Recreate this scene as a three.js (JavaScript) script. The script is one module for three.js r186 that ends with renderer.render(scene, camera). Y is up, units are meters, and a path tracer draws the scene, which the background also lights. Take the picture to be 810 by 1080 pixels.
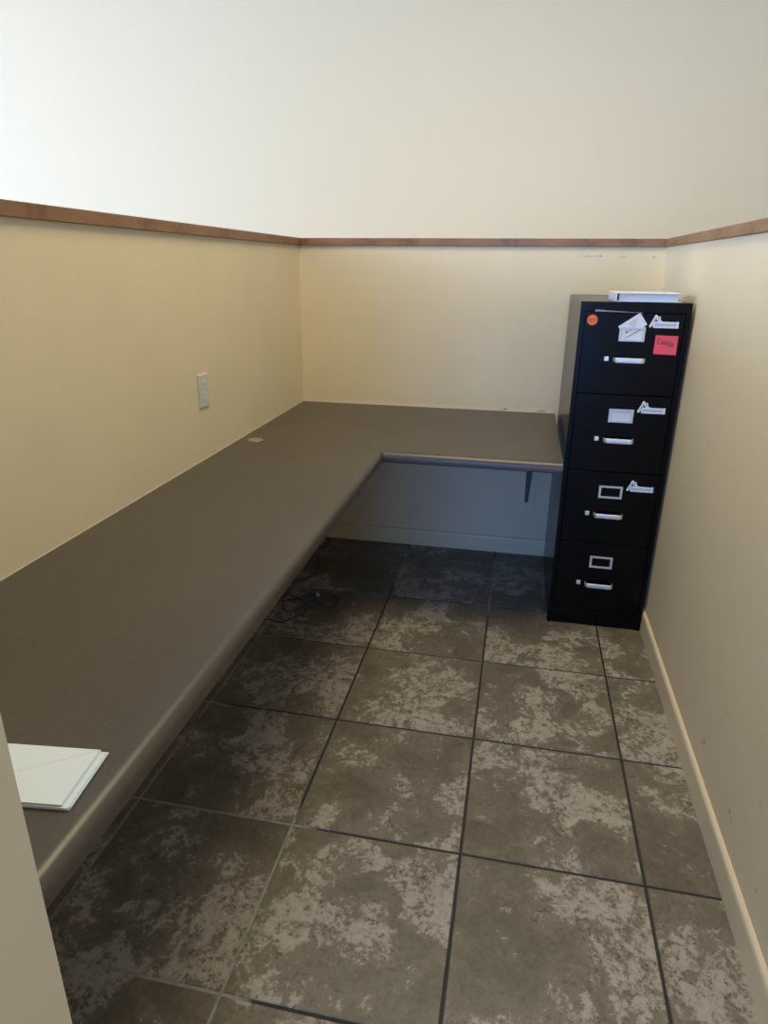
import * as THREE from 'three';
import { RoundedBoxGeometry } from 'three/addons/geometries/RoundedBoxGeometry.js';
import { mergeGeometries } from 'three/addons/utils/BufferGeometryUtils.js';
import { RectAreaLightUniformsLib } from 'three/addons/lights/RectAreaLightUniformsLib.js';

// ---------------------------------------------------------------- camera, sky, daylight, exposure
const scene = new THREE.Scene();
const camera = new THREE.PerspectiveCamera(2 * Math.atan(540 / 696.8) * 180 / Math.PI, 810 / 1080, 0.05, 100);
camera.position.set(0.5104, 1.4298, 0.8594);
camera.rotation.order = 'YXZ';
camera.rotation.set(-0.356245, 0.198496, 0.010446);

const renderer = new THREE.WebGLRenderer({ antialias: true });
renderer.toneMapping = THREE.LinearToneMapping;
renderer.toneMappingExposure = 1.06;
renderer.shadowMap.enabled = true;
RectAreaLightUniformsLib.init();

scene.background = new THREE.Color().setRGB(0.4, 0.55, 0.85);      // clear sky beyond the office windows

// the hall around the booth, metres
const HALL = { x0: -7.5, x1: 4.4, z0: -4.2, z1: 5.2, h: 3.5 };
const WIN_LEFT = { z0: -1.8, z1: 4.8, y0: 0.7, y1: 3.3 };          // window in the hall's left wall
const WIN_BACK = { x0: -0.35, x1: 0.75, y0: 0.06, y1: 2.15 };      // glass entrance door behind the camera
const DAY_LEFT = [7.7, 9.9, 15], DAY_BACK = [2.4, 6.2, 16];   // radiance of the window and the glass door
const LAMPS = [                                     // ceiling panel: x, z, radiance, label
  [0.4, -1.1, [9.6, 8.1, 4.5], 'flat white square ceiling light panel above the booth'],
];
function daylight(name, w, h, pos, target, rgb, intensity) {
  const l = new THREE.RectAreaLight(new THREE.Color().setRGB(...rgb), intensity, w, h);
  l.name = name; l.position.set(...pos); l.lookAt(...target); scene.add(l); return l;
}
daylight('daylight_left', WIN_LEFT.z1 - WIN_LEFT.z0, WIN_LEFT.y1 - WIN_LEFT.y0, [HALL.x0 + 0.02, (WIN_LEFT.y0 + WIN_LEFT.y1) / 2, (WIN_LEFT.z0 + WIN_LEFT.z1) / 2], [0, (WIN_LEFT.y0 + WIN_LEFT.y1) / 2, (WIN_LEFT.z0 + WIN_LEFT.z1) / 2], DAY_LEFT, 1);
daylight('daylight_back', WIN_BACK.x1 - WIN_BACK.x0, WIN_BACK.y1 - WIN_BACK.y0, [(WIN_BACK.x0 + WIN_BACK.x1) / 2, (WIN_BACK.y0 + WIN_BACK.y1) / 2, HALL.z1 - 0.02], [(WIN_BACK.x0 + WIN_BACK.x1) / 2, (WIN_BACK.y0 + WIN_BACK.y1) / 2, 0], DAY_BACK, 1);

// ---------------------------------------------------------------- helpers
const T = 0.4572;                                  // tile pitch, 18 inches
function rng(seed) { let s = seed >>> 0; return () => { s = (s + 0x6D2B79F5) | 0; let t = Math.imul(s ^ (s >>> 15), 1 | s); t = (t + Math.imul(t ^ (t >>> 7), 61 | t)) ^ t; return ((t ^ (t >>> 14)) >>> 0) / 4294967296; }; }
const PERM = (() => { const r = rng(7), p = new Uint8Array(65536); for (let i = 0; i < 65536; i++) p[i] = r() * 256; return p; })();
const lat = (i, j) => PERM[((i & 255) << 8) | (j & 255)] / 255;
function vnoise(x, y, per) {                       // value noise; per > 0 makes it repeat
  let i = Math.floor(x), j = Math.floor(y); const fx = x - i, fy = y - j;
  const u = fx * fx * (3 - 2 * fx), v = fy * fy * (3 - 2 * fy);
  let i1 = i + 1, j1 = j + 1;
  if (per) { i = ((i % per) + per) % per; j = ((j % per) + per) % per; i1 = ((i1 % per) + per) % per; j1 = ((j1 % per) + per) % per; }
  const a = lat(i, j), b = lat(i1, j), c = lat(i, j1), d = lat(i1, j1);
  return a + (b - a) * u + (c - a) * v + (a - b - c + d) * u * v;
}
function fbm(x, y, oct, per = 0, gain = 0.5) { let s = 0, a = 1, n = 0; for (let o = 0; o < oct; o++) { s += a * vnoise(x + o * 17, y + o * 31, per); n += a; a *= gain; x *= 2; y *= 2; per *= 2; } return s / n; }
const smooth = (a, b, t) => { t = Math.min(1, Math.max(0, (t - a) / (b - a))); return t * t * (3 - 2 * t); };
const toS = (c) => Math.round(255 * Math.min(1, Math.max(0, c <= 0.0031308 ? 12.92 * c : 1.055 * Math.pow(c, 1 / 2.4) - 0.055)));
function dataTex(w, h, fn, srgb = true) {          // fn(u, v) -> linear rgb or a single value 0..1
  const d = new Uint8Array(w * h * 4);
  for (let j = 0; j < h; j++) for (let i = 0; i < w; i++) {
    const c = fn((i + 0.5) / w, (j + 0.5) / h), k = 4 * (j * w + i);
    if (srgb) { d[k] = toS(c[0]); d[k + 1] = toS(c[1]); d[k + 2] = toS(c[2]); } else d[k] = d[k + 1] = d[k + 2] = Math.round(255 * Math.min(1, Math.max(0, c)));
    d[k + 3] = 255;
  }
  const t = new THREE.DataTexture(d, w, h); t.magFilter = THREE.LinearFilter; t.minFilter = THREE.LinearFilter;
  t.wrapS = t.wrapT = THREE.RepeatWrapping; if (srgb) t.colorSpace = THREE.SRGBColorSpace; t.needsUpdate = true; return t;
}
const mat = (rgb, roughness, extra = {}) => new THREE.MeshStandardMaterial({ color: new THREE.Color().setRGB(...rgb), roughness, ...extra });
function metricUV(g) {                             // box-projected uv in metres of the geometry's own coordinates
  if (g.index) g = g.toNonIndexed();
  const p = g.attributes.position, n = g.attributes.normal, uv = new Float32Array(p.count * 2);
  for (let f = 0; f < p.count; f += 3) {
    let ax = 0, ay = 0, az = 0; for (let k = 0; k < 3; k++) { ax += n.getX(f + k); ay += n.getY(f + k); az += n.getZ(f + k); }
    ax = Math.abs(ax); ay = Math.abs(ay); az = Math.abs(az);
    for (let k = 0; k < 3; k++) {
      const i = f + k, x = p.getX(i), y = p.getY(i), z = p.getZ(i);
      const [u, v] = ay >= ax && ay >= az ? [x, z] : ax >= az ? [z, y] : [x, y];
      uv[2 * i] = u; uv[2 * i + 1] = v;
    }
  }
  g.setAttribute('uv', new THREE.BufferAttribute(uv, 2)); return g;
}
function box(x0, x1, y0, y1, z0, z1, r = 0, seg = 2) {
  const w = x1 - x0, h = y1 - y0, d = z1 - z0;
  const g = r > 0 ? new RoundedBoxGeometry(w, h, d, seg, r) : new THREE.BoxGeometry(w, h, d);
  g.translate((x0 + x1) / 2, (y0 + y1) / 2, (z0 + z1) / 2); return metricUV(g);
}
const taken = {};
function numbered(name) { const n = taken[name] = (taken[name] ?? -1) + 1; return n ? `${name}_${String(n).padStart(3, '0')}` : name; }
function mesh(name, geos, m, parent = scene) {
  const list = Array.isArray(geos) ? geos.map((g) => { const q = g.index ? g.toNonIndexed() : g; for (const k of Object.keys(q.attributes)) if (!['position', 'normal', 'uv'].includes(k)) q.deleteAttribute(k); return q; }) : null;
  const o = new THREE.Mesh(list ? (list.length > 1 ? mergeGeometries(list) : list[0]) : geos, m);
  o.name = parent === scene ? numbered(name) : name; o.castShadow = o.receiveShadow = true; parent.add(o); return o;
}
function thing(name, label, category, pos = [0, 0, 0], turn = 0, group) {
  const o = new THREE.Group(); o.name = numbered(name); o.position.set(...pos); o.rotation.y = turn; o.userData = { label, category }; if (group) o.userData.group = group; scene.add(o); return o;
}
function tag(o, label, category, group) { Object.assign(o.userData, { label, category }); if (group) o.userData.group = group; return o; }
function struct(name, geos, m, label) { const o = mesh(name, geos, m); o.name = name; o.userData.kind = 'structure'; if (label) { o.userData.label = label; o.userData.category = name.split('_')[0]; } return o; }
function flatFace(w, h) { return new THREE.PlaneGeometry(w, h); }

// ---------------------------------------------------------------- materials
const PAINT = [0.78, 0.67, 0.465];
const paintBump = dataTex(512, 512, (u, v) => 0.5 * fbm(u * 96, v * 96, 2, 96) + 0.5 * fbm(u * 24, v * 24, 3, 24), false);
const paintTone = dataTex(512, 512, (u, v) => { const n = 0.965 + 0.07 * fbm(u * 6, v * 6, 5, 6); return [PAINT[0] * n, PAINT[1] * n, PAINT[2] * n * (0.99 + 0.02 * fbm(u * 5 + 9, v * 5, 3, 5))]; });
const paint = new THREE.MeshStandardMaterial({ map: paintTone, bumpMap: paintBump, bumpScale: 0.00035, roughness: 0.62 });
const upperPaint = new THREE.MeshStandardMaterial({ color: new THREE.Color().setRGB(0.89, 0.75, 0.51), bumpMap: paintBump, bumpScale: 0.00035, roughness: 0.7 });
function markedPaint(x0, y0, w, h, px, marks) {     // the wall paint with its scuffs, chips and pencil lines; marks in metres
  const W = Math.round(w * px), H = Math.round(h * px);
  const m = dataTex(W, H, (u, v) => {
    const X = x0 + u * w, Y = y0 + v * h; const n = 0.965 + 0.07 * fbm(X * 6, Y * 6, 5);
    const c = [PAINT[0] * n, PAINT[1] * n, PAINT[2] * n];
    for (const k of marks) {
      const dx = X - k.x, dy = Y - k.y; if (Math.abs(dx) > k.r || Math.abs(dy) > k.r) continue;
      const ca = Math.cos(k.a || 0), sa = Math.sin(k.a || 0), ex = (dx * ca + dy * sa) / k.rx, ey = (-dx * sa + dy * ca) / k.ry;
      const e = Math.sqrt(ex * ex + ey * ey) + (fbm(X * 220, Y * 220, 3) - 0.5) * (k.jag ?? 1.1);
      const t = k.s * smooth(1, k.soft ?? 0.55, e) * (0.45 + 0.8 * fbm(X * 350 + 5, Y * 350, 2));
      for (let q = 0; q < 3; q++) c[q] += (k.c[q] - c[q]) * Math.min(1, t);
    }
    return c;
  });
  m.repeat.set(1 / w, 1 / h); m.offset.set(-x0 / w, -y0 / h);
  return new THREE.MeshStandardMaterial({ map: m, bumpMap: paintBump, bumpScale: 0.00035, roughness: 0.62 });
}
const mark = (x, y, rx, ry, a, c, s, soft, jag) => ({ x, y, rx, ry, a, c, s, soft, jag, r: 2 * Math.max(rx, ry) });
const GREY = [0.16, 0.13, 0.1], DARK = [0.06, 0.05, 0.045], WHITE = [0.85, 0.84, 0.8];

const woodTex = dataTex(1024, 256, (u, v) => {
  const g = fbm(u * 8, v * 60 + 2 * fbm(u * 3, v * 4, 3), 4), f = fbm(u * 30, v * 220, 2), k = 0.62 + 0.55 * g + 0.18 * (f - 0.5);
  const d = smooth(0.6, 0.75, fbm(u * 14 + 4, v * 9, 3));
  return [0.29 * k * (1 - 0.2 * d), 0.15 * k * (1 - 0.25 * d), 0.07 * k * (1 - 0.25 * d)];
});
const wood = new THREE.MeshStandardMaterial({ map: woodTex, roughness: 0.42 });

const counterTex = dataTex(2048, 2048, (u, v) => {
  const c = 0.88 + 0.24 * fbm(u * 6, v * 6, 3, 6), f = 0.86 + 0.28 * vnoise(u * 420, v * 420, 420), s = vnoise(u * 300 + 0.3, v * 300 + 0.7, 300), q = vnoise(u * 150 + 0.4, v * 150 + 0.2, 150);
  const k = c * f * (1 + 0.5 * smooth(0.9, 0.96, s)) * (1 + 0.7 * smooth(0.965, 0.99, q)) * (1 - 0.2 * smooth(0.1, 0.04, s));
  return [0.067 * k, 0.0555 * k, 0.045 * k];
});
const laminate = new THREE.MeshPhysicalMaterial({ map: counterTex, roughness: 0.39, ior: 1.6 });

const black = new THREE.MeshPhysicalMaterial({ color: new THREE.Color().setRGB(0.002, 0.002, 0.0022), roughness: 0.22, specularIntensity: 0.35 });
const blackMatte = mat([0.006, 0.006, 0.007], 0.6);
const chrome = mat([0.8, 0.79, 0.79], 0.38, { metalness: 0.75 });
const satin = mat([0.66, 0.64, 0.6], 0.4, { metalness: 0.6 });
const whitePlastic = mat([0.74, 0.79, 0.85], 0.35);
const paper = mat([0.76, 0.81, 0.87], 0.8);
const almond = mat([0.64, 0.64, 0.56], 0.35);
const baseMat = new THREE.MeshStandardMaterial({ map: paintTone, roughness: 0.42, bumpMap: paintBump, bumpScale: 0.0001 });

// ---------------------------------------------------------------- the hall
const EX = { t: 0.2 };
struct('wall_far', box(HALL.x0 - EX.t, HALL.x1 + EX.t, 0, HALL.h, HALL.z0 - EX.t, HALL.z0), upperPaint, 'cream painted wall beyond the low booth partitions');
struct('wall_far_right', box(HALL.x1, HALL.x1 + EX.t, 0, HALL.h, HALL.z0, HALL.z1), paint, 'cream painted side wall of the hall out of view');
{
  const a = HALL.x0 - EX.t, b = HALL.x0, w = WIN_LEFT;
  struct('wall_far_left', [box(a, b, 0, w.y0, HALL.z0, HALL.z1), box(a, b, w.y1, HALL.h, HALL.z0, HALL.z1), box(a, b, w.y0, w.y1, HALL.z0, w.z0), box(a, b, w.y0, w.y1, w.z1, HALL.z1)], paint, 'cream painted hall wall holding the side window');
  const c = HALL.z1, d = HALL.z1 + EX.t, v = WIN_BACK;
  struct('wall_behind', [box(HALL.x0 - EX.t, HALL.x1 + EX.t, 0, v.y0, c, d), box(HALL.x0 - EX.t, HALL.x1 + EX.t, v.y1, HALL.h, c, d), box(HALL.x0 - EX.t, v.x0, v.y0, v.y1, c, d), box(v.x1, HALL.x1 + EX.t, v.y0, v.y1, c, d)], paint, 'cream painted hall wall holding the glass door');
}
struct('ceiling', box(HALL.x0 - EX.t, HALL.x1 + EX.t, HALL.h, HALL.h + 0.2, HALL.z0 - EX.t, HALL.z1 + EX.t), mat([0.82, 0.82, 0.8], 0.85), 'flat off white ceiling above the hall');
const frameMat = mat([0.3, 0.29, 0.27], 0.4, { metalness: 0.6 });
const glass = new THREE.MeshPhysicalMaterial({ color: 0xffffff, roughness: 0.0, transmission: 1, thickness: 0, ior: 1.5 });
function hallWindow(name, label, along, c, lo, hi, y0, y1, n) {
  const f = [], B = (p0, p1, q0, q1, dp = 0.05) => along === 'z' ? box(c - dp, c + dp, q0, q1, p0, p1) : box(p0, p1, q0, q1, c - dp, c + dp);
  f.push(B(lo, hi, y0, y0 + 0.05), B(lo, hi, y1 - 0.05, y1));
  for (let i = 0; i <= n; i++) { const p = lo + (hi - lo) * i / n, a = i === 0 ? p : i === n ? p - 0.05 : p - 0.025; f.push(B(a, a + 0.05, y0 + 0.05, y1 - 0.05)); }
  const o = new THREE.Group(); o.name = name; o.userData = { kind: 'structure', label, category: name.split('_')[0] }; scene.add(o);
  mesh('frame', f, frameMat, o);
  for (let i = 0; i < n; i++) { const p = lo + (hi - lo) * i / n, q = lo + (hi - lo) * (i + 1) / n; mesh('pane', B(p + 0.026, q - 0.026, y0 + 0.05, y1 - 0.05, 0.003), glass, o); }
}
hallWindow('window_1', 'aluminium framed window in the side wall of the hall', 'z', HALL.x0 - 0.1, WIN_LEFT.z0, WIN_LEFT.z1, WIN_LEFT.y0, WIN_LEFT.y1, 7);
hallWindow('door_1', 'aluminium framed glass entrance door behind the viewer', 'x', HALL.z1 + 0.1, WIN_BACK.x0, WIN_BACK.x1, WIN_BACK.y0, WIN_BACK.y1, 1);
for (const [x, z, rgb, l] of LAMPS) {
  const t = thing('ceiling_light', l, 'ceiling light', [x, HALL.h, z], 0), m = Math.max(...rgb), c = new THREE.Color().setRGB(...rgb.map((v) => v / m));
  mesh('frame', [box(-0.62, 0.62, -0.02, 0, -0.62, -0.6), box(-0.62, 0.62, -0.02, 0, 0.6, 0.62), box(-0.62, -0.6, -0.02, 0, -0.6, 0.6), box(0.6, 0.62, -0.02, 0, -0.6, 0.6)], frameMat, t);
  mesh('diffuser', box(-0.6, 0.6, -0.012, -0.002, -0.6, 0.6), new THREE.MeshStandardMaterial({ color: 0xffffff, roughness: 0.6, emissive: c, emissiveIntensity: Math.min(1, 0.2 * m) }), t);
  const L = new THREE.RectAreaLight(c, m, 1.18, 1.18); L.name = 'ceiling_light_glow'; L.position.set(x, HALL.h - 0.022, z); L.lookAt(x, 0, z); scene.add(L);
}
struct('ground', box(-40, 40, -0.5, -0.3, -40, 40), mat([0.3, 0.3, 0.29], 0.9), 'grey pavement outside the windows');

// ---------------------------------------------------------------- floor and its tiles
const XL = -1.30 * T, XR = 1.1028, ZB = -5.37 * T, ZF0 = 0.45, ZF1 = 0.57, JX = 0.083, PT = 0.12;
const RY0 = 1.521, RY1 = 1.554;                    // wooden cap rail
const FX0 = XL - PT, FX1 = XR + PT, FZ0 = ZB - PT, FZ1 = 3 * T;
const hallFloorMat = new THREE.MeshStandardMaterial({ roughness: 0.5, map: dataTex(512, 512, (u, v) => { const k = 0.7 + 0.6 * fbm(u * 8, v * 8, 5, 8); return [0.15 * k, 0.125 * k, 0.098 * k]; }) });
const floor = struct('floor', [box(HALL.x0 - EX.t, HALL.x1 + EX.t, -0.3, -0.012, HALL.z0 - EX.t, HALL.z1 + EX.t), box(HALL.x0 - EX.t, FX0, -0.012, 0, HALL.z0 - EX.t, HALL.z1 + EX.t), box(FX1, HALL.x1 + EX.t, -0.012, 0, HALL.z0 - EX.t, HALL.z1 + EX.t), box(FX0, FX1, -0.012, 0, HALL.z0 - EX.t, FZ0), box(FX0, FX1, -0.012, 0, FZ1, HALL.z1 + EX.t)], hallFloorMat, 'brown mottled slate look tile floor with dark grout lines');
{
  // grout: clean pale grey where nobody walks, soiled near black along the walked joints
  const clean = [[0, 0.35, 0.16, 1.5], [-0.6, -1, 0.8, 0.3], [-0.6, 0, 0.75, 0.25], [0, -4.75, 0.15, 0.55], [1, -4.4, 0.15, 0.6], [-0.5, -4, 0.5, 0.15], [-1, -3.4, 0.2, 1.6], [-1, -0.4, 0.15, 1.7], [0.5, -5, 1.2, 0.15], [-0.02, -0.45, 0.12, 0.75]];
  const gt = dataTex(512, 1024, (u, v) => {
    const X = (FX0 + u * (FX1 - FX0)) / T, Z = (FZ0 + v * (FZ1 - FZ0)) / T; let k = 0;
    for (const [x, z, rx, rz] of clean) k = Math.max(k, smooth(1.15, 0.7, Math.hypot((X - x) / rx, (Z - z) / rz) + 0.5 * (fbm(X * 9, Z * 9, 3) - 0.5)));
    const n = 0.75 + 0.5 * fbm(X * 30, Z * 30, 3);
    return [(0.03 + 0.27 * k) * n, (0.03 + 0.262 * k) * n, (0.029 + 0.235 * k) * n];
  });
  gt.repeat.set(1 / (FX1 - FX0), 1 / (FZ1 - FZ0)); gt.offset.set(-FX0 / (FX1 - FX0), -FZ0 / (FZ1 - FZ0));
  mesh('grout', box(FX0, FX1, -0.012, -0.0022, FZ0, FZ1), new THREE.MeshStandardMaterial({ map: gt, roughness: 0.8 }), floor);
}
const SLATE = 2048, SPAN = 4;                      // one sheet of slate pattern, four tiles by four, cut into tile faces
function rfbm(x, y, oct, gain) {                   // turned between octaves so that no lattice shows
  let t = 0, a = 1, n = 0; for (let o = 0; o < oct; o++) { t += a * vnoise(x, y); n += a; a *= gain; const X = 1.62 * x - 1.18 * y + 7.3; y = 1.18 * x + 1.62 * y + 3.1; x = X; } return t / n;
}
function slateAt(X, Y) {                           // X, Y in tiles
  const wx = rfbm(X * 3 + 11, Y * 3, 6, 0.6) - 0.5, wy = rfbm(X * 3, Y * 3 + 23, 6, 0.6) - 0.5;
  const big = rfbm(X * 1.3 + 0.8 * wx + 3, Y * 1.3 + 0.8 * wy + 8, 3, 0.5);
  const n = rfbm((X + 0.35 * wx) * 3.4, (Y + 0.35 * wy) * 3.4, 7, 0.62);
  const fine = rfbm(X * 15 + 5 * wx, Y * 15 + 5 * wy, 6, 0.72);
  const vein = 1 - Math.abs(2 * rfbm(X * 7 + 2.5 * wx + 40, Y * 7 + 2.5 * wy, 5, 0.6) - 1);
  return { big, n, fine, vein, v: n * 0.55 + big * 0.45 };
}
const slateTex = dataTex(SLATE, SLATE, (u, v) => {
  const X = u * SPAN, Y = v * SPAN, s = slateAt(X, Y);
  const g = rfbm(X * 48 + 5, Y * 48 + 9, 4, 0.75), cl = smooth(0.43, 0.6, s.v), h = 0.6 * s.fine + 0.4 * g;
  const crust = smooth(0.47, 0.59, h + 0.26 * (cl - 0.55)), flake = smooth(0.53, 0.61, h + 0.26 * (cl - 0.62)), rim = smooth(0.014, 0.0, Math.abs(h + 0.26 * (cl - 0.55) - 0.5));
  const dark = smooth(0.5, 0.36, s.n * 0.6 + s.big * 0.4), crack = smooth(0.97, 0.995, s.vein) * smooth(0.4, 0.5, s.v);
  const f = 0.6 + 0.9 * h, pit = smooth(0.36, 0.27, g) * (0.3 + 0.7 * cl);
  const c = [0.155, 0.132, 0.102], m0 = [0.205, 0.175, 0.138], m1 = [0.25, 0.218, 0.182], m2 = [0.345, 0.306, 0.268], d = [0.098, 0.081, 0.058];
  return c.map((q, i) => { let a = q + (d[i] - q) * dark * 0.7; a += (m0[i] - a) * cl * 0.6; a += (m1[i] - a) * crust * 0.75; a += (m2[i] - a) * flake * 0.7; a *= 1 - 0.3 * rim; a *= 1 - 0.45 * crack; a *= 1 - 0.4 * pit; return a * f * 1.1; });
});
const slateBump = dataTex(1024, 1024, (u, v) => { const s = slateAt(u * SPAN, v * SPAN); return 0.35 * s.big + 0.35 * s.n + 0.3 * s.fine; }, false);
const slate = new THREE.MeshStandardMaterial({ map: slateTex, bumpMap: slateBump, bumpScale: 0.0022, roughness: 0.46 });
const G = 0.0075, CH = 0.0018;
function tileGeo(x0, x1, z0, z1, ou, ov, flip) {
  const pos = [], uv = [], idx = [];
  const uvOf = (x, z) => { let a = (x / T - Math.floor(x0 / T + 1e-6)), b = (z / T - Math.floor(z0 / T + 1e-6)); if (flip & 1) a = 1 - a; if (flip & 2) b = 1 - b; if (flip & 4) [a, b] = [b, a]; return [(ou + a) / SPAN, (ov + b) / SPAN]; };
  const quad = (p) => { const k = pos.length / 3; for (const q of p) { pos.push(...q); uv.push(...uvOf(q[0], q[2])); } idx.push(k, k + 1, k + 2, k, k + 2, k + 3); };
  const ring = (i, y) => [[x0 + i, y, z0 + i], [x0 + i, y, z1 - i], [x1 - i, y, z1 - i], [x1 - i, y, z0 + i]];
  const t = ring(CH, 0), m = ring(0, -CH), b = ring(0, -0.011);
  quad(t);
  for (let i = 0; i < 4; i++) { const j = (i + 1) % 4; quad([t[i], m[i], m[j], t[j]]); quad([m[i], b[i], b[j], m[j]]); }
  const g = new THREE.BufferGeometry(); g.setAttribute('position', new THREE.Float32BufferAttribute(pos, 3)); g.setAttribute('uv', new THREE.Float32BufferAttribute(uv, 2)); g.setIndex(idx); g.computeVertexNormals(); return g;
}
{
  const r = rng(21);
  for (let i = -2; i <= 2; i++) for (let j = -6; j <= 2; j++) {
    const ou = Math.floor(r() * 4), ov = Math.floor(r() * 4), fl = Math.floor(r() * 8), dy = (r() - 0.5) * 0.0006;
    const x0 = Math.max(i * T + G / 2, FX0), x1 = Math.min((i + 1) * T - G / 2, FX1), z0 = Math.max(j * T + G / 2, FZ0), z1 = Math.min((j + 1) * T - G / 2, FZ1);
    if (x1 - x0 < 0.01 || z1 - z0 < 0.01) continue;
    const o = mesh('tile', tileGeo(x0, x1, z0, z1, ou, ov, fl), slate, floor); o.position.y = dy;
  }
}

// ---------------------------------------------------------------- booth partitions, rails, baseboards
const backPaint = markedPaint(XL - PT, 0, XR - XL + 2 * PT, RY0, 700, [
  mark(0.44, 0.765, 0.022, 0.006, 0.1, [0.42, 0.38, 0.3], 0.9, 0.4), mark(0.455, 0.77, 0.01, 0.004, 0, DARK, 0.8), mark(0.523, 0.781, 0.004, 0.003, 0, DARK, 0.9), mark(0.62, 0.766, 0.024, 0.008, 0, GREY, 0.8, 0.3), mark(0.642, 0.769, 0.008, 0.005, 0, DARK, 0.8),
  mark(0.6, 0.775, 0.03, 0.006, 0, WHITE, 0.7),
  mark(0.76, 1.481, 0.026, 0.0022, 0, GREY, 0.85, 0.4, 1.6), mark(0.81, 1.482, 0.02, 0.0022, 0, GREY, 0.95, 0.4, 1.6), mark(0.828, 1.482, 0.005, 0.003, 0, DARK, 0.8), mark(0.92, 1.479, 0.024, 0.002, 0, GREY, 0.8, 0.4, 1.6), mark(1.052, 1.48, 0.005, 0.004, 0, GREY, 0.7),
  mark(0.62, 0.88, 0.012, 0.01, 0, [0.6, 0.55, 0.44], 0.5), mark(0.55, 0.9, 0.02, 0.005, 0.5, [0.6, 0.54, 0.42], 0.4),
]);
const rightPaint = markedPaint(ZB - PT, 0, ZF1 - ZB + PT, RY0, 480, [
  mark(-0.816, 0.178, 0.011, 0.02, -0.5, GREY, 0.5, 0.2), mark(-0.835, 0.168, 0.007, 0.012, -0.5, GREY, 0.4, 0.2),
  mark(-0.56, 0.178, 0.014, 0.007, 0.5, DARK, 0.55, 0.2), mark(-0.54, 0.164, 0.008, 0.01, 0, GREY, 0.35, 0.2), mark(-0.345, 0.163, 0.012, 0.008, 0.3, GREY, 0.35, 0.2),
  mark(-0.95, 0.27, 0.006, 0.006, 0, GREY, 0.3), mark(-0.7, 0.36, 0.016, 0.008, 0.8, GREY, 0.2, 0.1), mark(-0.42, 0.33, 0.02, 0.01, 0.4, GREY, 0.2, 0.1), mark(-1.3, 0.92, 0.008, 0.004, 0, GREY, 0.35), mark(-1.1, 0.6, 0.015, 0.006, 0.3, GREY, 0.15, 0.1), mark(-0.5, 0.72, 0.02, 0.007, 1.0, GREY, 0.14, 0.1), mark(-0.3, 0.07, 0.02, 0.012, 0.4, GREY, 0.3, 0.1),
]);
const wallLeft = struct('wall_left', box(XL - PT, XL, 0, RY0, ZB - PT, ZF1), paint, 'tan painted booth partition along the long worktop');
struct('wall_back', box(XL, XR, 0, RY0, ZB - PT, ZB), backPaint, 'cream painted booth partition at the far end above the worktop');
struct('wall_right', box(XR, XR + PT, 0, RY0, ZB - PT, ZF1), rightPaint, 'scuffed cream booth partition beside the filing cabinet');
struct('wall_front', box(XL, JX, 0, RY0, ZF0, ZF1), paint, 'tan end of the booth partition at the entrance opening');
const OV = 0.012;
struct('trim_1', box(XL - PT - OV, XL + OV, RY0, RY1, ZB - PT - OV, ZF1 + OV, 0.002, 1), wood, 'brown stained wooden cap rail on the left partition');
struct('trim_2', box(XL + OV, XR - OV, RY0, RY1, ZB - PT - OV, ZB + OV, 0.002, 1), wood, 'brown stained wooden cap rail on the back partition');
struct('trim_3', box(XR - OV, XR + PT + OV, RY0, RY1, ZB - PT - OV, ZF1 + OV, 0.002, 1), wood, 'brown stained wooden cap rail on the right partition');
struct('trim_4', box(XL + OV, JX + OV, RY0, RY1, ZF0 - OV, ZF1 + OV, 0.002, 1), wood, 'brown stained wooden cap rail on the entrance partition');
function boardGeo(len, h, th) {                    // baseboard with an eased top edge, run along +x, back at z = 0
  const s = new THREE.Shape(); s.moveTo(0, 0); s.lineTo(th, 0); s.lineTo(th, h - 0.014); s.quadraticCurveTo(th - 0.001, h - 0.004, th - 0.006, h - 0.002); s.lineTo(th - 0.008, h); s.lineTo(0, h); s.closePath();
  return new THREE.ExtrudeGeometry(s, { depth: len, bevelEnabled: false, curveSegments: 4 });
}
{
  const g = boardGeo(XR - XL - 0.012, 0.089, 0.012); g.rotateY(-Math.PI / 2); g.translate(XR - 0.012, 0, ZB + 0.002);
  struct('baseboard_back', metricUV(g), baseMat, 'painted baseboard under the worktop on the back partition');
  const h = boardGeo(ZF1 - ZB - 0.0, 0.089, 0.012); h.rotateY(Math.PI); h.translate(XR, 0, ZF1);
  struct('baseboard_right', metricUV(h), baseMat, 'cream painted baseboard along the right partition');
  const k = boardGeo(ZF0 - ZB - 0.024, 0.089, 0.012); k.translate(XL, 0, ZB + 0.012);
  struct('baseboard_left', metricUV(k), baseMat, 'painted baseboard under the long worktop on the left partition');
}

// ---------------------------------------------------------------- L-shaped worktop
const DT = 0.7598, TH = 0.04, DX = 0.044 * T, DZ = -3.385 * T, DXR = 1.515 * T;
function edgeProfile(inner, outer) {               // (offset, y) from the wall to the rolled edge and back underneath
  const r = 0.023, r2 = 0.006, sgn = Math.sign(outer - inner), p = [[inner, DT]];
  const n = 10; p.push([outer - sgn * 0.05, DT]);
  for (let i = 0; i <= n; i++) { const a = Math.PI / 2 * (1 - i / n); p.push([outer - sgn * r + sgn * r * Math.cos(a), DT - r + r * Math.sin(a)]); }
  for (let i = 0; i <= 4; i++) { const a = -Math.PI / 2 * i / 4; p.push([outer - sgn * r2 + sgn * r2 * Math.cos(a), DT - TH + r2 + r2 * Math.sin(a)]); }
  p.push([outer - sgn * 0.03, DT - TH], [outer - sgn * 0.03, DT - 0.024], [inner, DT - 0.024]);
  return p;
}
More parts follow.
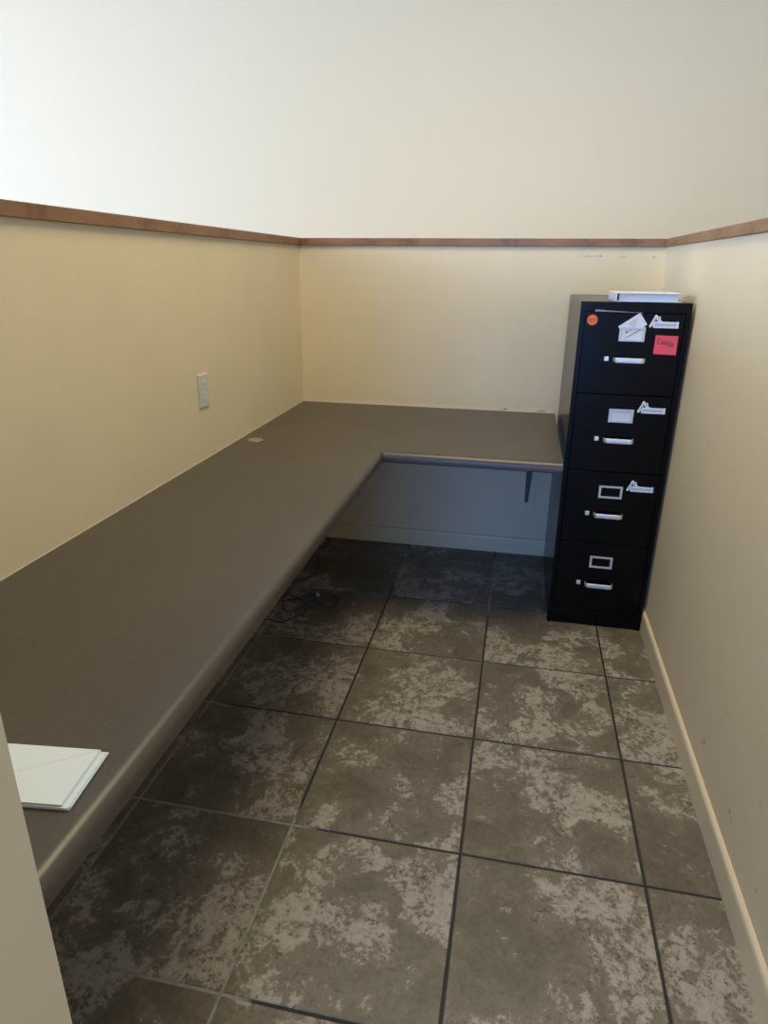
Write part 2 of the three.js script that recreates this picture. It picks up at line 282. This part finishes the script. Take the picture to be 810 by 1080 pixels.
function sweep(profile, start, end, swap) {        // loft the profile between two end functions of the offset
  const P = profile.map(([o, y]) => [swap ? [start(o), y, o] : [o, y, start(o)], swap ? [end(o), y, o] : [o, y, end(o)]]);
  const pos = []; const tri = (a, b, c) => pos.push(...a, ...b, ...c);
  const n = P.length;
  for (let i = 0; i < n; i++) { const a = P[i], b = P[(i + 1) % n]; tri(a[0], a[1], b[1]); tri(a[0], b[1], b[0]); }
  const contour = profile.map(([o, y]) => new THREE.Vector2(o, y));
  for (const f of THREE.ShapeUtils.triangulateShape(contour, [])) { tri(P[f[0]][0], P[f[1]][0], P[f[2]][0]); tri(P[f[2]][1], P[f[1]][1], P[f[0]][1]); }
  const g = new THREE.BufferGeometry(); g.setAttribute('position', new THREE.Float32BufferAttribute(pos, 3)); g.computeVertexNormals(); return g;
}
{
  const t = thing('worktop', 'brown speckled L-shaped laminate worktop with rolled front edge', 'worktop');
  const mz = (x) => DZ + (x - DX) * (ZB - DZ) / (XL - DX);          // mitre line through inner corner and wall corner
  const mx = (z) => DX + (z - DZ) * (XL - DX) / (ZB - DZ);
  const gap = 0.0004;
  const ga = toCreased(sweep(edgeProfile(XL + 0.001, DX), (x) => ZF0 - 0.001, (x) => mz(x) + gap, false));
  const gb = toCreased(sweep(edgeProfile(ZB + 0.001, DZ), (z) => mx(z) + gap, () => DXR, true));
  mesh('counter_section', metricUV(ga), laminate, t); mesh('counter_section', metricUV(gb), laminate, t);
  mesh('caulk_bead', [box(XL + 0.004, DXR, DT, DT + 0.0035, ZB, ZB + 0.0035), box(XL, XL + 0.0012, DT, DT + 0.0008, ZB, ZF0 - 0.002)], mat([0.7, 0.65, 0.54], 0.6), t);
}
function toCreased(g) {                            // smooth only across shallow angles
  const p = g.attributes.position, map = new Map(), fn = [], key = (i) => `${Math.round(p.getX(i) * 1e5)},${Math.round(p.getY(i) * 1e5)},${Math.round(p.getZ(i) * 1e5)}`;
  const a = new THREE.Vector3(), b = new THREE.Vector3(), c = new THREE.Vector3();
  for (let f = 0; f < p.count; f += 3) {
    a.fromBufferAttribute(p, f); b.fromBufferAttribute(p, f + 1); c.fromBufferAttribute(p, f + 2);
    const n = b.clone().sub(a).cross(c.clone().sub(a)); fn.push(n);
    for (let k = 0; k < 3; k++) { const q = key(f + k); if (!map.has(q)) map.set(q, []); map.get(q).push(f / 3); }
  }
  const out = new Float32Array(p.count * 3), s = new THREE.Vector3();
  for (let i = 0; i < p.count; i++) {
    const me = fn[Math.floor(i / 3)].clone().normalize(); s.set(0, 0, 0);
    for (const f of map.get(key(i))) { const q = fn[f]; if (q.lengthSq() > 1e-20 && q.clone().normalize().dot(me) > 0.8) s.add(q.clone().normalize()); }
    s.normalize(); out.set([s.x, s.y, s.z], 3 * i);
  }
  g.setAttribute('normal', new THREE.BufferAttribute(out, 3)); return g;
}
{
  const t = thing('cable_grommet', 'round bronze cable grommet set into the long worktop near the wall', 'grommet', [-0.525, DT, -1.612]);
  const ring = new THREE.LatheGeometry([[0.0225, 0], [0.0225, 0.0022], [0.0235, 0.003], [0.029, 0.0028], [0.0305, 0.0012], [0.031, 0]].map(([x, y]) => new THREE.Vector2(x, y)), 40);
  const bronze = mat([0.33, 0.26, 0.19], 0.3, { metalness: 0.25 });
  mesh('ring', ring, bronze, t);
  const cap = new THREE.Shape(); cap.absarc(0, 0, 0.0222, -0.25, Math.PI * 2 - 0.75, false); cap.lineTo(0.008, -0.007); cap.closePath();
  const cg = new THREE.ExtrudeGeometry(cap, { depth: 0.002, bevelEnabled: false, curveSegments: 40 }); cg.rotateX(-Math.PI / 2);
  mesh('cap', cg, bronze, t);
}
{
  const t = thing('support_bracket', 'dark tapered support bracket under the far worktop beside the cabinet', 'bracket', [1.3 * T, 0, ZB]);
  mesh('wall_board', box(-0.04, 0.04, 0.243, DT - 0.026, 0.0005, 0.013, 0.0015, 1), baseMat, t);
  const s = new THREE.Shape(); s.moveTo(0.013, 0.3); s.lineTo(0.03, 0.3); s.lineTo(0.28, DT - 0.055); s.lineTo(0.28, DT - 0.0265); s.lineTo(0.013, DT - 0.0265); s.closePath();
  const g = new THREE.ExtrudeGeometry(s, { depth: 0.02, bevelEnabled: true, bevelSize: 0.001, bevelThickness: 0.001, bevelSegments: 1 }); g.rotateY(-Math.PI / 2); g.translate(0.01, 0, 0); { const p = g.attributes.position; for (let i = 0; i < p.count; i++) p.setX(i, p.getX(i) * (0.75 + 0.75 * (p.getY(i) - 0.3) / 0.43)); g.computeVertexNormals(); }
  mesh('gusset', metricUV(g), mat([0.2, 0.155, 0.12], 0.5), t);
}

// ---------------------------------------------------------------- filing cabinet
const CX = 0.7087, CZ = -3.815 * T, CW = 0.381, CHT = 1.318, CD = 0.685;
const seams = [0.0745, 0.379, 0.684, 0.986, 1.281];
const cab = thing('filing_cabinet', 'tall black four-drawer metal filing cabinet in the corner', 'cabinet', [CX, 0, CZ]);
{
  mesh('body', [box(0, 0.0175, 0, seams[4] + 0.004, -CD, 0), box(CW - 0.0175, CW, 0, seams[4] + 0.004, -CD, 0), box(0, CW, seams[4] + 0.002, CHT, -CD, 0, 0.002, 2), box(0.015, CW - 0.015, 0.002, CHT - 0.02, -CD, -CD + 0.004), box(0.015, CW - 0.015, 0.04, CHT - 0.02, -0.03, -0.022)], black, cab);
  mesh('plinth', box(0.001, CW - 0.001, 0.002, seams[0] - 0.002, -0.03, -0.001, 0.0015, 1), black, cab);
}
const drawers = [];
const holderGeo = (() => { const s = new THREE.Shape(); s.moveTo(-0.044, -0.025); s.lineTo(0.044, -0.025); s.lineTo(0.044, 0.025); s.lineTo(-0.044, 0.025); s.closePath(); const h = new THREE.Path(); h.moveTo(-0.0365, -0.0185); h.lineTo(-0.0365, 0.0185); h.lineTo(0.0365, 0.0185); h.lineTo(0.0365, -0.0185); h.closePath(); s.holes.push(h); return new THREE.ExtrudeGeometry(s, { depth: 0.0018, bevelEnabled: true, bevelSize: 0.0008, bevelThickness: 0.0008, bevelSegments: 2 }); })();
const handleGeo = (() => {                         // bowed chrome pull: a flat bar on two returns
  const path = [], hw = 0.0535, out = 0.026, r = 0.011;
  path.push([-hw, 0], [-hw + 0.001, out - r]); for (let i = 1; i <= 5; i++) { const a = Math.PI - Math.PI / 2 * i / 5; path.push([-hw + 0.001 + r + r * Math.cos(a), out - r + r * Math.sin(a)]); }
  for (let i = 0; i <= 5; i++) { const a = Math.PI / 2 - Math.PI / 2 * i / 5; path.push([hw - 0.001 - r + r * Math.cos(a), out - r + r * Math.sin(a)]); } path.push([hw, 0]);
  const sec = []; const hh = 0.0095, tt = 0.0028; for (let i = 0; i < 12; i++) { const a = i / 12 * 2 * Math.PI; sec.push([Math.sign(Math.cos(a)) * Math.pow(Math.abs(Math.cos(a)), 0.5) * tt, Math.sign(Math.sin(a)) * Math.pow(Math.abs(Math.sin(a)), 0.6) * hh]); }
  const pos = [], idx = [], N = path.length, M = sec.length;
  path.forEach(([x, z], i) => { const a = path[Math.max(0, i - 1)], b = path[Math.min(N - 1, i + 1)]; let dx = b[0] - a[0], dz = b[1] - a[1]; const L = Math.hypot(dx, dz); dx /= L; dz /= L; const k = Math.min(1, 0.62 + 0.38 * z / 0.026); for (const [s, y] of sec) pos.push(x - dz * s, y * k - 0.3 * (z / 0.026) * 0.004, z + dx * s); });
  for (let i = 0; i < N - 1; i++) for (let j = 0; j < M; j++) { const a = i * M + j, b = i * M + (j + 1) % M, c = a + M, d = b + M; idx.push(a, c, b, b, c, d); }
  const g = new THREE.BufferGeometry(); g.setAttribute('position', new THREE.Float32BufferAttribute(pos, 3)); g.setIndex(idx); g.computeVertexNormals(); return g;
})();
const latchGeo = (() => { const g = new RoundedBoxGeometry(0.0165, 0.016, 0.012, 2, 0.002); return g; })();
function canvasTex(w, h, draw) { const c = document.createElement('canvas'); c.width = w; c.height = h; draw(c.getContext('2d'), w, h); const t = new THREE.CanvasTexture(c); t.colorSpace = THREE.SRGBColorSpace; return t; }
const printed = (tex, rough = 0.7) => new THREE.MeshStandardMaterial({ map: tex, roughness: rough });
const cardTex = canvasTex(320, 160, (x, w, h) => { x.fillStyle = '#eceef2'; x.fillRect(0, 0, w, h); x.strokeStyle = '#20242e'; x.lineWidth = 9; x.lineCap = 'round'; x.beginPath(); x.moveTo(70, 138); x.lineTo(265, 18); x.stroke(); x.fillStyle = '#3a4152'; x.font = 'italic 54px serif'; x.fillText('Yr', 62, 74); });
for (let i = 3; i >= 0; i--) {                     // top drawer first
  const y0 = seams[i] + 0.0016, y1 = seams[i + 1] - 0.0016;
  const d = mesh('drawer', box(0.0195, CW - 0.0195, y0, y1, -0.03, 0.0015, 0.002, 2), black, cab); drawers.push(d);
  const cy = seams[i] + [0.109, 0.1275, 0.131, 0.1375][i];
  const hy = [0.201, 0.509, 0.815, 1.1165][i], ly = [0.298, 0.602, 0.907, 1.207][i];
  mesh('handle', handleGeo, chrome, d).position.set(0.19, hy, 0.001);
  mesh('label_holder', holderGeo, satin, d).position.set(0.189, ly, 0.0024);
  mesh('latch', latchGeo, chrome, d).position.set(0.110, hy + 0.001, 0.0055);
  if (i === 3) { const c = mesh('label_card', new THREE.BoxGeometry(0.08, 0.042, 0.0006), [paper, paper, paper, paper, printed(cardTex), paper], d); c.position.set(0.189, ly, 0.0022); c.userData.label = 'white label card with a dark diagonal pen stroke'; }
  if (i === 2) { const c = mesh('label_card', new THREE.BoxGeometry(0.08, 0.042, 0.0006), paper, d); c.position.set(0.189, ly, 0.0022); c.userData.label = 'blank white label card'; }
}
const CF = CZ + 0.0015;                            // drawer face
// card tucked behind the top label holder
{
  const tex = canvasTex(360, 200, (x, w, h) => { x.fillStyle = '#e9ecf3'; x.fillRect(0, 0, w, h); x.fillStyle = '#8d96ab'; x.font = '26px sans-serif'; for (let k = 0; k < 3; k++) x.fillRect(150, 52 + k * 30, 130 - k * 22, 8); x.fillStyle = '#7580a0'; x.fillRect(46, 120, 34, 30); x.fillRect(92, 140, 60, 7); });
  const g = new THREE.BoxGeometry(0.086, 0.05, 0.0005);
  const o = mesh('business_card', g, [paper, paper, paper, paper, printed(tex), paper]); o.position.set(CX + 0.187, 1.2375, CF + 0.0016); o.rotation.z = 0.62; o.rotation.x = -0.0;
  tag(o, 'white business card tucked slanting behind the top label holder', 'card');
}
// die-cut advertising magnets on three drawers
const magnetShape = (() => {
  const s = new THREE.Shape(); const P = [[0.000, 0.004], [0.003, 0.0005], [0.007, 0.0015], [0.0125, 0.008], [0.015, 0.009], [0.015, -0.001], [0.099, -0.001], [0.1005, 0.003], [0.0985, 0.007], [0.099, 0.0195], [0.096, 0.0215], [0.0925, 0.0195], [0.06, 0.0195], [0.057, 0.021], [0.054, 0.0195], [0.0405, 0.0215], [0.036, 0.028], [0.0345, 0.037], [0.031, 0.0385], [0.0265, 0.0365], [0.023, 0.0425], [0.019, 0.0435], [0.0155, 0.041], [0.014, 0.034]];
  s.moveTo(...P[0]); for (const q of P.slice(1)) s.lineTo(...q); s.closePath(); return s;
})();
const magnetGeo = (() => { const g = new THREE.ExtrudeGeometry(magnetShape, { depth: 0.0008, bevelEnabled: true, bevelSize: 0.0005, bevelThickness: 0.0002, bevelSegments: 1 }); const p = g.attributes.position, uv = g.attributes.uv; for (let i = 0; i < p.count; i++) uv.setXY(i, (p.getX(i) + 0.001) / 0.1025, (p.getY(i) + 0.002) / 0.0465); return g; })();
const magnetTex = canvasTex(820, 372, (x, w, h) => {
  const X = (m) => (m + 0.001) / 0.1025 * w, Y = (m) => h - (m + 0.002) / 0.0465 * h;
  x.fillStyle = '#e6eaf4'; x.fillRect(0, 0, w, h);
  x.fillStyle = '#243763'; x.beginPath(); x.moveTo(X(0.0055), Y(0.0045)); x.lineTo(X(0.019), Y(0.039)); x.lineTo(X(0.0225), Y(0.031)); x.lineTo(X(0.0135), Y(0.0115)); x.lineTo(X(0.0085), Y(0.0055)); x.closePath(); x.globalAlpha = 0.2; x.fill(); x.globalAlpha = 1;
  x.beginPath(); x.moveTo(X(0.02), Y(0.031)); x.lineTo(X(0.0265), Y(0.024)); x.lineTo(X(0.031), Y(0.0225)); x.lineTo(X(0.0175), Y(0.0195)); x.closePath(); x.fill();
  x.fillStyle = '#9aa6c6'; x.beginPath(); x.moveTo(X(0.0265), Y(0.034)); x.lineTo(X(0.031), Y(0.0355)); x.lineTo(X(0.033), Y(0.028)); x.lineTo(X(0.029), Y(0.026)); x.closePath(); x.fill();
  x.fillStyle = '#7d8ab0'; x.font = 'bold 112px sans-serif'; x.fillText('structured', X(0.0185), Y(0.0055), X(0.0965) - X(0.0185));
});
const magnetMats = [printed(magnetTex, 0.45), whitePlastic];
[[0.2435, 1.2325, 'white die-cut magnet with blue lettering right of the slanting card, topmost of three'], [0.2445, 0.9225, 'white die-cut magnet with blue lettering on the second drawer, beside a blank label card'], [0.2465, 0.6125, 'white die-cut magnet with blue lettering on the third drawer, beside an empty holder']].forEach(([x, y, l]) => {
  const o = mesh('magnet', magnetGeo, magnetMats); o.position.set(CX + x, y, CF + 0.0002); tag(o, l, 'magnet', 'magnets on the filing cabinet');
});
{ // sticky note
  const tex = canvasTex(256, 224, (x, w, h) => {
    x.fillStyle = '#e8566b'; x.fillRect(0, 0, w, h); x.strokeStyle = '#5b1626'; x.lineWidth = 6; x.lineCap = x.lineJoin = 'round';
    const L = (pts) => { x.beginPath(); pts.forEach(([a, b], i) => i ? x.lineTo(a, b) : x.moveTo(a, b)); x.stroke(); };
    L([[66, 46], [46, 46], [34, 66], [34, 92], [50, 104], [62, 96]]);                          // C
    L([[70, 108], [86, 62], [100, 110]]); L([[76, 92], [97, 93]]);                              // A
    L([[108, 112], [112, 68], [132, 74], [128, 92], [112, 94], [134, 116]]);                    // R
    L([[134, 74], [166, 78]]); L([[150, 76], [148, 120]]);                                      // T
    L([[184, 84], [166, 83], [164, 124], [182, 126]]); L([[165, 104], [180, 105]]);             // E
    L([[192, 128], [196, 88], [214, 94], [210, 110], [196, 110], [216, 132]]);                  // R
  });
  const g = new THREE.BoxGeometry(0.078, 0.066, 0.0004, 8, 8, 1); const p = g.attributes.position; for (let i = 0; i < p.count; i++) { const v = (0.033 - p.getY(i)) / 0.066; p.setZ(i, p.getZ(i) + 0.006 * v * v); } g.computeVertexNormals();
  const pink = mat([0.8, 0.09, 0.14], 0.8);
  const o = mesh('sticky_note', g, [pink, pink, pink, pink, printed(tex, 0.8), pink]); o.position.set(CX + 0.3095, 1.1725, CF + 0.0004); o.rotation.z = -0.02; tag(o, 'pink sticky note with a handwritten word on the top drawer', 'note');
}
{ // orange dot
  const tex = canvasTex(128, 128, (x, w, h) => { x.fillStyle = '#f5793a'; x.fillRect(0, 0, w, h); x.fillStyle = '#d8450a'; x.font = 'bold 44px sans-serif'; x.textAlign = 'center'; x.fillText('NEW!', 64, 80, 104); });
  const g = new THREE.CylinderGeometry(0.0185, 0.0185, 0.0004, 32); g.rotateX(Math.PI / 2); g.rotateZ(0);
  const p = g.attributes.position, uv = g.attributes.uv; for (let i = 0; i < p.count; i++) uv.setXY(i, p.getX(i) / 0.037 + 0.5, p.getY(i) / 0.037 + 0.5);
  const o = mesh('round_sticker', g, printed(tex, 0.5)); o.position.set(CX + 0.0455, 1.2535, CF + 0.0003); tag(o, 'round orange sticker in the upper left corner of the top drawer', 'sticker');
}
{ // sheet poking from the top drawer, its free edge curling up in front of the gap
  const g = new THREE.BoxGeometry(0.165, 0.0005, 0.05, 12, 1, 8); const p = g.attributes.position;
  for (let i = 0; i < p.count; i++) { const u = p.getX(i) / 0.165 + 0.5, w = Math.max(0, p.getZ(i) / 0.025); p.setY(i, p.getY(i) + 0.0095 * (1 - u) * w * w); p.setZ(i, p.getZ(i) - 0.008 * u * w); } g.computeVertexNormals();
  const o = mesh('paper_sheet', g, paper); o.position.set(CX + 0.134, 1.2812, CZ - 0.012); tag(o, 'white paper edge sticking out of the gap above the top drawer', 'paper');
}
{ // binder on top
  const t = thing('ring_binder', 'slim white binder lying flat on top of the filing cabinet', 'binder', [0.9385, CHT, -1.855], 0.03);
  const W = 0.1125, D = 0.097, H = 0.031;
  mesh('cover', box(-W, W, 0, 0.0032, -D, D, 0.0012, 1), whitePlastic, t); mesh('cover', box(-W, W, H - 0.0032, H, -D, D, 0.0012, 1), whitePlastic, t);
  mesh('spine', box(-W, -W + 0.0032, 0.003, H - 0.003, -D, D, 0.001, 1), whitePlastic, t);
  mesh('pages', box(-W + 0.012, W - 0.012, 0.0034, H - 0.0034, -D + 0.006, D - 0.012), paper, t);
}
// ---------------------------------------------------------------- wall outlet
{
  const t = thing('wall_outlet', 'ivory duplex wall outlet above the long worktop', 'outlet', [XL, 1.007, -2.905 * T]);
  const plate = new RoundedBoxGeometry(0.0055, 0.116, 0.0755, 2, 0.0022); plate.translate(0.00275, 0, 0); mesh('cover_plate', plate, almond, t);
  const ivory = mat([0.7, 0.7, 0.62], 0.3);
  for (const s of [1, -1]) {
    const sh = new THREE.Shape(); sh.absarc(0, 0, 0.0172, 0.62, Math.PI - 0.62, false); sh.absarc(0, 0, 0.0172, Math.PI + 0.62, Math.PI * 2 - 0.62, false); sh.closePath();
    const g = new THREE.ExtrudeGeometry(sh, { depth: 0.002, bevelEnabled: true, bevelSize: 0.0006, bevelThickness: 0.0006, bevelSegments: 1, curveSegments: 12 }); g.rotateY(Math.PI / 2); g.translate(0.0045, s * 0.0195, 0);
    const r = mesh('receptacle', g, ivory, t);
    for (const [dy, dz, h] of [[0.003, 0.0063, 0.0075], [0.003, -0.0063, 0.0065], [-0.0075, 0, 0.004]]) mesh('slot', box(0.0068, 0.0074, s * 0.0195 + dy - h / 2, s * 0.0195 + dy + h / 2, dz - 0.001, dz + 0.001), blackMatte, r);
  }
  const sc = new THREE.CylinderGeometry(0.0032, 0.0032, 0.0012, 16); sc.rotateZ(Math.PI / 2); sc.translate(0.006, 0, 0); mesh('screw', sc, satin, t);
}
// ---------------------------------------------------------------- envelopes on the worktop
{
  const W = 0.241, D = 0.105, H = 0.0013, ang = 0.115;
  const labels = ['white envelope at the bottom of the stack on the worktop', 'white envelope second from the bottom of the stack on the worktop', 'white envelope in the middle of the stack on the worktop', 'white envelope second from the top of the stack on the worktop', 'white envelope with visible diagonal flap on top of the stack'];
  const off = [[0.0, 0.0, 0], [0.001, -0.002, 0.004], [-0.001, 0.001, -0.003], [-0.0095, -0.001, 0.004], [-0.0105, 0.0, 0.0]];
  const white = mat([0.74, 0.83, 0.92], 0.75);
  const e1 = [Math.cos(ang), -Math.sin(ang)], e2 = [Math.sin(ang), Math.cos(ang)], c0 = [-0.032, 0.178];
  labels.forEach((l, i) => {
    const [du, dv, da] = off[i], cu = -W / 2 + du, cv = D / 2 + dv;
    const t = thing('envelope', l, 'envelope', [c0[0] + e1[0] * cu + e2[0] * cv, DT + i * (H + 0.0006), c0[1] + e1[1] * cu + e2[1] * cv], ang + da, 'envelopes stacked on the worktop');
    mesh('body', box(-W / 2, W / 2, 0, H, -D / 2, D / 2, 0.0004, 1), white, t);
    const s = new THREE.Shape(); s.moveTo(-W / 2 + 0.0005, D / 2 - 0.0005); s.lineTo(W / 2 - 0.0005, D / 2 - 0.0005); s.lineTo(0.01, D / 2 - 0.064); s.quadraticCurveTo(0, D / 2 - 0.068, -0.01, D / 2 - 0.064); s.closePath();
    const g = new THREE.ExtrudeGeometry(s, { depth: 0.0005, bevelEnabled: false }); g.rotateX(-Math.PI / 2); g.translate(0, H, 0); mesh('flap', g, white, t);
  });
}
// ---------------------------------------------------------------- cable on the floor
{
  const P = [[-0.56, -1.46], [-0.45, -1.479], [-0.411, -1.477], [-0.377, -1.496], [-0.347, -1.529], [-0.332, -1.566], [-0.336, -1.622], [-0.365, -1.675], [-0.42, -1.685], [-0.452, -1.65], [-0.436, -1.605], [-0.416, -1.576], [-0.382, -1.572], [-0.356, -1.617], [-0.349, -1.662], [-0.324, -1.72], [-0.294, -1.667], [-0.247, -1.653], [-0.214, -1.685], [-0.213, -1.73], [-0.242, -1.765], [-0.3, -1.765], [-0.35, -1.73], [-0.41, -1.71], [-0.464, -1.745], [-0.47, -1.83], [-0.43, -1.9], [-0.4, -1.96], [-0.43, -2.1], [-0.5, -2.25]];
  const c = new THREE.CatmullRomCurve3(P.map(([x, z], i) => new THREE.Vector3(x, 0.0042 + 0.004 * (1 + Math.sin(i * 2.1)), z)));
  const t = thing('network_cable', 'blue network cable coiled loosely on the floor under the worktop', 'cable');
  mesh('cord', new THREE.TubeGeometry(c, 260, 0.0032, 8), mat([0.025, 0.06, 0.16], 0.45), t);
  const g = new RoundedBoxGeometry(0.011, 0.009, 0.02, 2, 0.001); g.rotateY(0.6); g.translate(-0.318, 0.016, -1.735); mesh('plug', g, mat([0.7, 0.72, 0.74], 0.2), t);
}
renderer.render(scene, camera);
